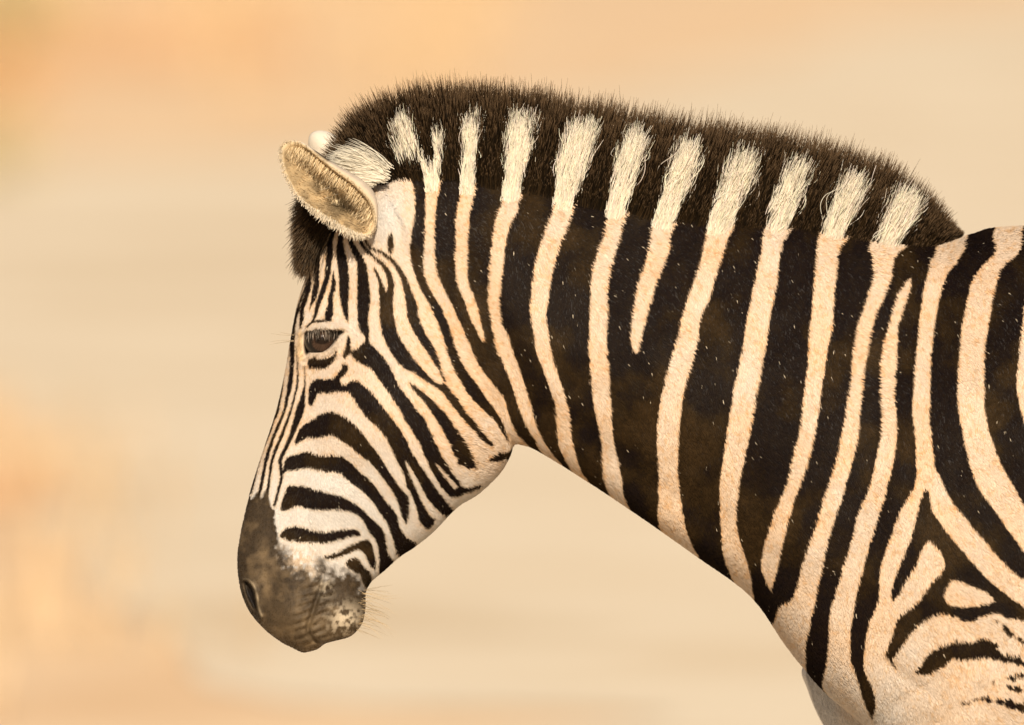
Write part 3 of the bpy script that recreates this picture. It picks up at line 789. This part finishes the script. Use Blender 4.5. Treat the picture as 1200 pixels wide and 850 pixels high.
# pale tufts: shorter hair on both flanks of the crest, coloured by the stripe they grow from
N = 80000
x = rng.uniform(456, 1082, N); lat = rng.uniform(.30, 1.35, N) * np.where(rng.random(N) < .8, -1, 1)
yl = lat * np.interp(x, [384, 470, 700, 1000, 1140], [16, 24, 30, 30, 10])
y0 = crest_y(x) + 15 * lat ** 2 + 2 + np.maximum(np.abs(lat) - 1, 0) * 45
f0 = np.where((x < 490) & (y0 > 199), 5, lookup(F, x, np.where(x < 490, np.minimum(y0, 186), y0 + 3)))
sel = f0 < rng.normal(-.6, .5, N)
x, lat, yl, y0, f0 = x[sel], lat[sel], yl[sel], y0[sel], f0[sel]; N = len(x)
ang = np.radians(np.interp(x, ang_x, ang_v) + rng.normal(0, 3.2, N))
full = mane_len(x, y0, ang)
wl = np.interp(x, [460, 480, 520, 550, 610, 700, 800, 900, 1000, 1050, 1110], [62, 60, 52, 62, 72, 80, 78, 80, 78, 66, 20])
L = np.minimum(wl * (.35 + .72 * rng.random(N) ** .8) * np.interp(-f0, [0, 3, 9], [.5, .78, 1.0]) * np.interp(np.abs(lat), [0, .9, 1.35], [1, .95, .22]), full * .95)
dirv = unit(np.stack([np.cos(ang), lat * .12 + rng.normal(0, .05, N), np.sin(ang)], 1))
stray = np.where(rng.random(N) < .09, .09, .014)
Pw = long_hair(W(x, y0, yl + np.sign(yl) * 2.5), dirv, L / 1000, rng.normal(0, .06, (N, 3)), stray, 7)
cw = np.array([.86, .79, .66]) * rng.uniform(.70, 1.10, (N, 1)) * (1 + rng.normal(0, .03, (N, 3)))
curves_obj("mane_tufts", Pw, np.array([.00042, .00042, .0004, .00038, .00034, .00028, .00014]), np.clip(cw, .02, .95), M_mane, zebra)

# the pale fan of hair behind the ear
N = 2600
s_ = rng.random(N)
x = 452 - 26 * s_ ** 1.3 + rng.normal(0, 3.5, N); y0 = 206 + 8 * s_ + rng.normal(0, 2.5, N) - rng.random(N) * 13
ang = np.radians(132 + 36 * (y0 - 190) / 22 + rng.normal(0, 5, N))
dirv = unit(np.stack([np.cos(ang), rng.normal(-.05, .08, N), np.sin(ang)], 1))
Pf = long_hair(W(x, y0, rng.uniform(-58, -40, N)), dirv, rng.uniform(.010, .050, N), np.stack([np.full(N, -.22), np.zeros(N), np.full(N, -.16)], 1) + rng.normal(0, .05, (N, 3)), np.where(rng.random(N) < .1, .05, .015), 6)
curves_obj("ear_tuft", Pf, np.array([.00042, .0004, .0004, .00036, .0003, .0001]), np.array([.78, .72, .60]) * rng.uniform(.55, 1.08, (N, 1)), M_mane, zebra)

# dark hair between the ears falling forward
N = 9000
s = rng.random(N)
x = 402 - 26 * s + rng.normal(0, 3, N); y0 = 218 + 62 * s + rng.normal(0, 4, N)
yl = rng.uniform(-34, 34, N)
ang = np.radians(186 + 42 * s + rng.normal(0, 9, N))
dirv = unit(np.stack([np.cos(ang), yl / 34 * .25 + rng.normal(0, .08, N), np.sin(ang)], 1))
ln = np.interp(s, [0, .3, .6, 1], [56, 52, 46, 40]) * rng.uniform(.6, 1.12, N) / 1000
Pl = long_hair(W(x, y0, yl), dirv, ln, np.stack([np.full(N, .08), np.zeros(N), np.full(N, -.30)], 1) + rng.normal(0, .06, (N, 3)), np.full(N, .015), 7)
curves_obj("forelock", Pl, np.array([.00046, .00046, .00044, .0004, .00034, .00024, .0001]), INK + (UMBER - INK) * rng.random((N, 1)) * .8, M_black_mane, zebra)

# ------------------------------------------------------------------ ears
RIM = catmull([(441,262),(439,271),(434,277),(425,277),(415,273),(400,266),(385,256),(370,247),(357,237),(345,223),(336,206),(331,190),(330,178),(333,170),(340,166.5),(349,167),(358,171),(368,179),(380,189),(392,199),(405,208.5),(416,217),(426,227),(434,237),(439,249)], True, 4)
def make_ear(side, shift=(0, 0)):
    R = len(RIM); NI = 12
    tpos = np.clip(((RIM[:, 0] - 440) * -1 + (RIM[:, 1] - 262) * -1) / 190, 0, 1)      # 0 base .. 1 tip
    up = ((RIM[:, 0] - 385) * .7 - (RIM[:, 1] - 222) * .7) / 36                        # + on the upper rim
    yr = -(84 + 22 * tpos - 7 * up)
    vs, cs, fs = [], [], []
    cin = np.array([397., 236.]); cout = np.array([402., 224.])
    def col_in(x, y, r_):
        n_ = fbm(x, y, 6, 90, 3)
        base = np.array([.44, .32, .18]) * (.45 + .95 * n_)[:, None]
        dark = 1.2 * np.exp(-(((x - 403) / 17) ** 2 + ((y - 243) / 11) ** 2)) + .9 * np.exp(-(((x - 372) / 9) ** 2 + ((y - 222) / 6) ** 2))
        base = base * (1 - .7 * np.clip(dark, 0, 1))[:, None]
        return base
    for k in range(NI + 1):
        q = k / NI
        xy = RIM + (cin - RIM) * (q * .97)
        y = yr + 46 * (1 - (1 - q) ** 2.2)
        vs.append(np.c_[xy, y]); c = col_in(xy[:, 0], xy[:, 1], q)
        if k == 0: c = np.tile(np.array([.50, .39, .25]), (R, 1))
        cs.append(c)
    inner_end = len(vs) - 1
    for k in range(1, NI + 1):
        q = k / NI
        xy = RIM + (cout - RIM) * (q ** 1.6 * .98)
        out_n = unit(RIM - RIM.mean(0))
        xy = xy + out_n * (2.0 * math.sin(math.pi * min(1, q * 1.4)))[None] if False else xy + out_n * 1.6 * (1 - q)
        xy = xy + np.clip(up, 0, 1)[:, None] * np.array([13, -11.0]) * math.sin(math.pi * q ** .7) * np.clip(1.25 - tpos, .1, 1)[:, None]
        y = yr + 1.5 + 62 * (1 - (1 - q) ** 1.7)
        vs.append(np.c_[xy, y])
        c = np.tile(np.array([.47, .39, .31]), (R, 1)) * (.85 + .3 * fbm(xy[:, 0], xy[:, 1], 9, 93, 2))[:, None]
        tipw = smooth(.82, .95, tpos)[:, None]; blk = (smooth(.62, .68, tpos) * smooth(.84, .78, tpos))[:, None]
        c = c * (1 - tipw) + np.array([.66, .58, .47]) * tipw
        c = c * (1 - blk) + np.array([.05, .035, .022]) * blk
        cs.append(c)
    V = np.concatenate(vs); Cc = np.concatenate(cs)
    for k in range(inner_end):
        for i in range(R):
            j = (i + 1) % R
            fs.append((k * R + i, (k + 1) * R + i, (k + 1) * R + j, k * R + j))
    seq = [0] + list(range(inner_end + 1, inner_end + 1 + NI))
    for a, b in zip(seq[:-1], seq[1:]):
        for i in range(R):
            j = (i + 1) % R
            fs.append((a * R + i, a * R + j, b * R + j, b * R + i))
    fs.append(tuple(inner_end * R + i for i in range(R)))
    fs.append(tuple(seq[-1] * R + i for i in range(R))[::-1])
    Vx = V.copy(); Vx[:, 0] += shift[0]; Vx[:, 1] += shift[1]
    if side > 0: Vx[:, 2] *= -1
    wv = W(Vx[:, 0], Vx[:, 1] - KSHIFT * 90 * (1 if side < 0 else -1) * 1.0, Vx[:, 2])
    if side > 0: fs = [f[::-1] for f in fs]
    o = mesh_obj("ear", wv, fs, M_ear, zebra)
    set_color(o.data, Cc)
    if side > 0: return o
    # hair lining the ear
    off = KSHIFT * 90
    Vin = np.stack(vs[:inner_end + 1])                      # (NI+1, R, 3)
    N = 9000
    kk = 1.0 + rng.random(N) ** 1.2 * (NI - 1.01); ii = rng.integers(0, R, N)
    k0 = kk.astype(int); fr = (kk - k0)[:, None]
    rp = Vin[k0, ii] * (1 - fr) + Vin[k0 + 1, ii] * fr + rng.normal(0, .8, (N, 3)) * np.array([1, 1, 0])
    upv = up[ii]; q = kk / NI
    hd = np.where((upv > .1)[:, None], np.array([-.45, -.45, -.62]), np.array([-.75, -.35, .30]))
    hd = hd + rng.normal(0, .16, (N, 3))
    hd[:, 0] += .3 * (q > .6)
    hd = unit(hd)
    ln_ = (np.where(upv > .1, 13, 8) * rng.uniform(.6, 1.2, N)) * (1 - .35 * q)
    hc = col_in(rp[:, 0], rp[:, 1], q) * rng.uniform(.8, 1.35, (N, 1))
    hc = np.where((upv > .1)[:, None] & (rng.random((N, 1)) < .6), np.array([.74, .60, .39]) * rng.uniform(.8, 1.15, (N, 1)), hc)
    Ph = long_hair(W(rp[:, 0], rp[:, 1] - off, rp[:, 2] + .5), hd, ln_ / 1000, np.stack([np.zeros(N), np.full(N, .18), np.full(N, -.15)], 1), np.full(N, .02), 5)
    curves_obj("ear_hair", Ph, np.array([.00036, .00036, .00032, .00026, .00008]), np.clip(hc, .01, .92), M_mane, o)
    # fringe along the lower rim and fine fur along the upper one
    N = 900
    low = np.where((RIM[:, 1] - 222) * .7 - (RIM[:, 0] - 385) * .7 > 4)[0]
    ii = rng.choice(low, N)
    rp = np.c_[RIM[ii], yr[ii]] + rng.normal(0, 1.4, (N, 3))
    basew = smooth(420, 385, rp[:, 0])
    hd = unit(np.stack([-.35 + .5 * (1 - basew), np.full(N, -.2), -.8 + 0 * basew], 1) + rng.normal(0, .22, (N, 3)))
    ln_ = rng.uniform(2, 10, N) * np.interp(rp[:, 0], [330, 345, 362, 380, 415, 430], [.15, .25, .6, 1, 1, .2])
    Ph = long_hair(W(rp[:, 0], rp[:, 1] - off, rp[:, 2]), hd, ln_ / 1000, rng.normal(0, .08, (N, 3)), np.full(N, .02), 5)
    curves_obj("ear_fringe", Ph, np.array([.0004, .0004, .00036, .0003, .0001]), np.array([.70, .60, .46]) * rng.uniform(.5, 1.1, (N, 1)), M_mane, o)
    N = 800
    ii = rng.integers(0, R, N)
    rp = np.c_[RIM[ii], yr[ii]] + rng.normal(0, .8, (N, 3))
    hd = unit(np.c_[unit(RIM[ii] - RIM.mean(0)) * np.array([.6, -.6]), np.zeros(N)][:, [0, 2, 1]] + np.array([-.5, -.25, .35]) + rng.normal(0, .2, (N, 3)))
    Ph = long_hair(W(rp[:, 0], rp[:, 1] - off, rp[:, 2]), hd, rng.uniform(.0006, .0018, N), None, None, 4)
    curves_obj("ear_edge_hair", Ph, np.array([.00034, .00032, .00028, .0001]), np.array([.66, .53, .36]) * rng.uniform(.5, 1.15, (N, 1)), M_mane, o)
    return o
make_ear(-1)
make_ear(1, (30, -14))

# ------------------------------------------------------------------ eyes
def surf_y(x, y, r_=10):
    s = (np.abs(px - x) < r_) & (np.abs(py - y) < r_) & (yy < 0)
    return yy[s]
ring = (np.abs(de) < 60) & (lookup(D_eye, px, py) > 3) & (lookup(D_eye, px, py) < 7) & (yy < 0)
ys = float(np.median(yy[ring]))
def make_eye(side):
    R = 21.0; c = np.array([378.0, 399.5, ys - 2.5 + R])
    vs, fs, cs = [], [], []
    NU, NV = 120, 100
    for j in range(NV + 1):
        a = math.pi * j / NV
        for i in range(NU):
            b = 2 * math.pi * i / NU
            u = math.sin(a) * math.cos(b); v = math.sin(a) * math.sin(b); w_ = -math.cos(a)
            vs.append((c[0] + R * u, c[1] + R * v, c[2] + R * w_))
            rr = math.hypot(u, v) * R
            ir = np.array([.050, .028, .018]) * (.8 + .35 * math.sin(b * 23) * math.sin(b * 9 + 1) ** 2)
            pu = float(smooth(1.25, .75, math.hypot(u * .55, v * 1.1) * R / 4.6)); li = float(smooth(11.5, 13.5, rr))
            k = ir * (1 - .75 * pu)
            k = k * (1 - li) + np.array([.012, .009, .007]) * li
            if w_ > 0: k = np.array([.03, .02, .015])
            cs.append(k)
    for j in range(NV):
        for i in range(NU):
            i2 = (i + 1) % NU
            fs.append((j * NU + i, (j + 1) * NU + i, (j + 1) * NU + i2, j * NU + i2))
    V = np.array(vs); V[:, 1] += KSHIFT * ys
    if side > 0: V[:, 2] *= -1
    o = mesh_obj("eye", W(V[:, 0], V[:, 1], V[:, 2]), fs, M_eye, zebra)
    set_color(o.data, np.array(cs))
make_eye(-1); make_eye(1)

# lashes on the upper lid, whiskers on chin and muzzle
N = 90
x = rng.uniform(361, 402, N); y0 = np.interp(x, [359, 375, 390, 403], [389, 386.5, 386.5, 388]) + KSHIFT * ys + rng.normal(0, .5, N)
dirv = unit(np.stack([rng.normal(.03, .10, N), np.full(N, -.42), np.full(N, -.85)], 1))
Pl = long_hair(W(x, y0, np.full(N, ys - 4.5)), dirv, rng.uniform(.007, .015, N), None, np.full(N, .02), 5)
lash_c = np.where(rng.random((N, 1)) < .2, np.array([[.30, .24, .19]]), np.array([[.03, .022, .016]]))
curves_obj("eyelashes", Pl, np.array([.0003, .0003, .00026, .0002, .00008]), lash_c, M_mane, zebra)
N = 46
y0 = rng.uniform(688, 738, N); x = np.interp(y0, [688, 700, 720, 738], [425, 426, 424, 414]) - rng.uniform(0, 8, N)
dirv = unit(np.stack([rng.uniform(.8, 1, N), rng.uniform(-.3, .3, N), rng.normal(-.12, .16, N)], 1))
Pl = long_hair(W(x, y0, rng.uniform(-34, -5, N)), dirv, rng.uniform(.018, .048, N), rng.normal(0, .1, (N, 3)) + np.array([0, 0, -.12]), np.full(N, .015), 7)
wc = np.array([.50, .36, .20]) * rng.uniform(.5, 1.2, (N, 1))
Ne = 5
Pe = long_hair(W(np.full(Ne, 345.), rng.uniform(389, 398, Ne), np.full(Ne, -45.)), unit(np.stack([np.full(Ne, -1.), rng.normal(0, .1, Ne), rng.normal(-.08, .08, Ne)], 1)), rng.uniform(.018, .034, Ne), rng.normal(0, .08, (Ne, 3)), None, 7)
curves_obj("whiskers", np.concatenate([Pl, Pe]), np.array([.0002, .0002, .0002, .00018, .00015, .0001, .00005]), np.concatenate([wc, np.tile([.35, .26, .16], (Ne, 1))]), M_mane, zebra)
print("body verts", nv, "eye depth", ys)
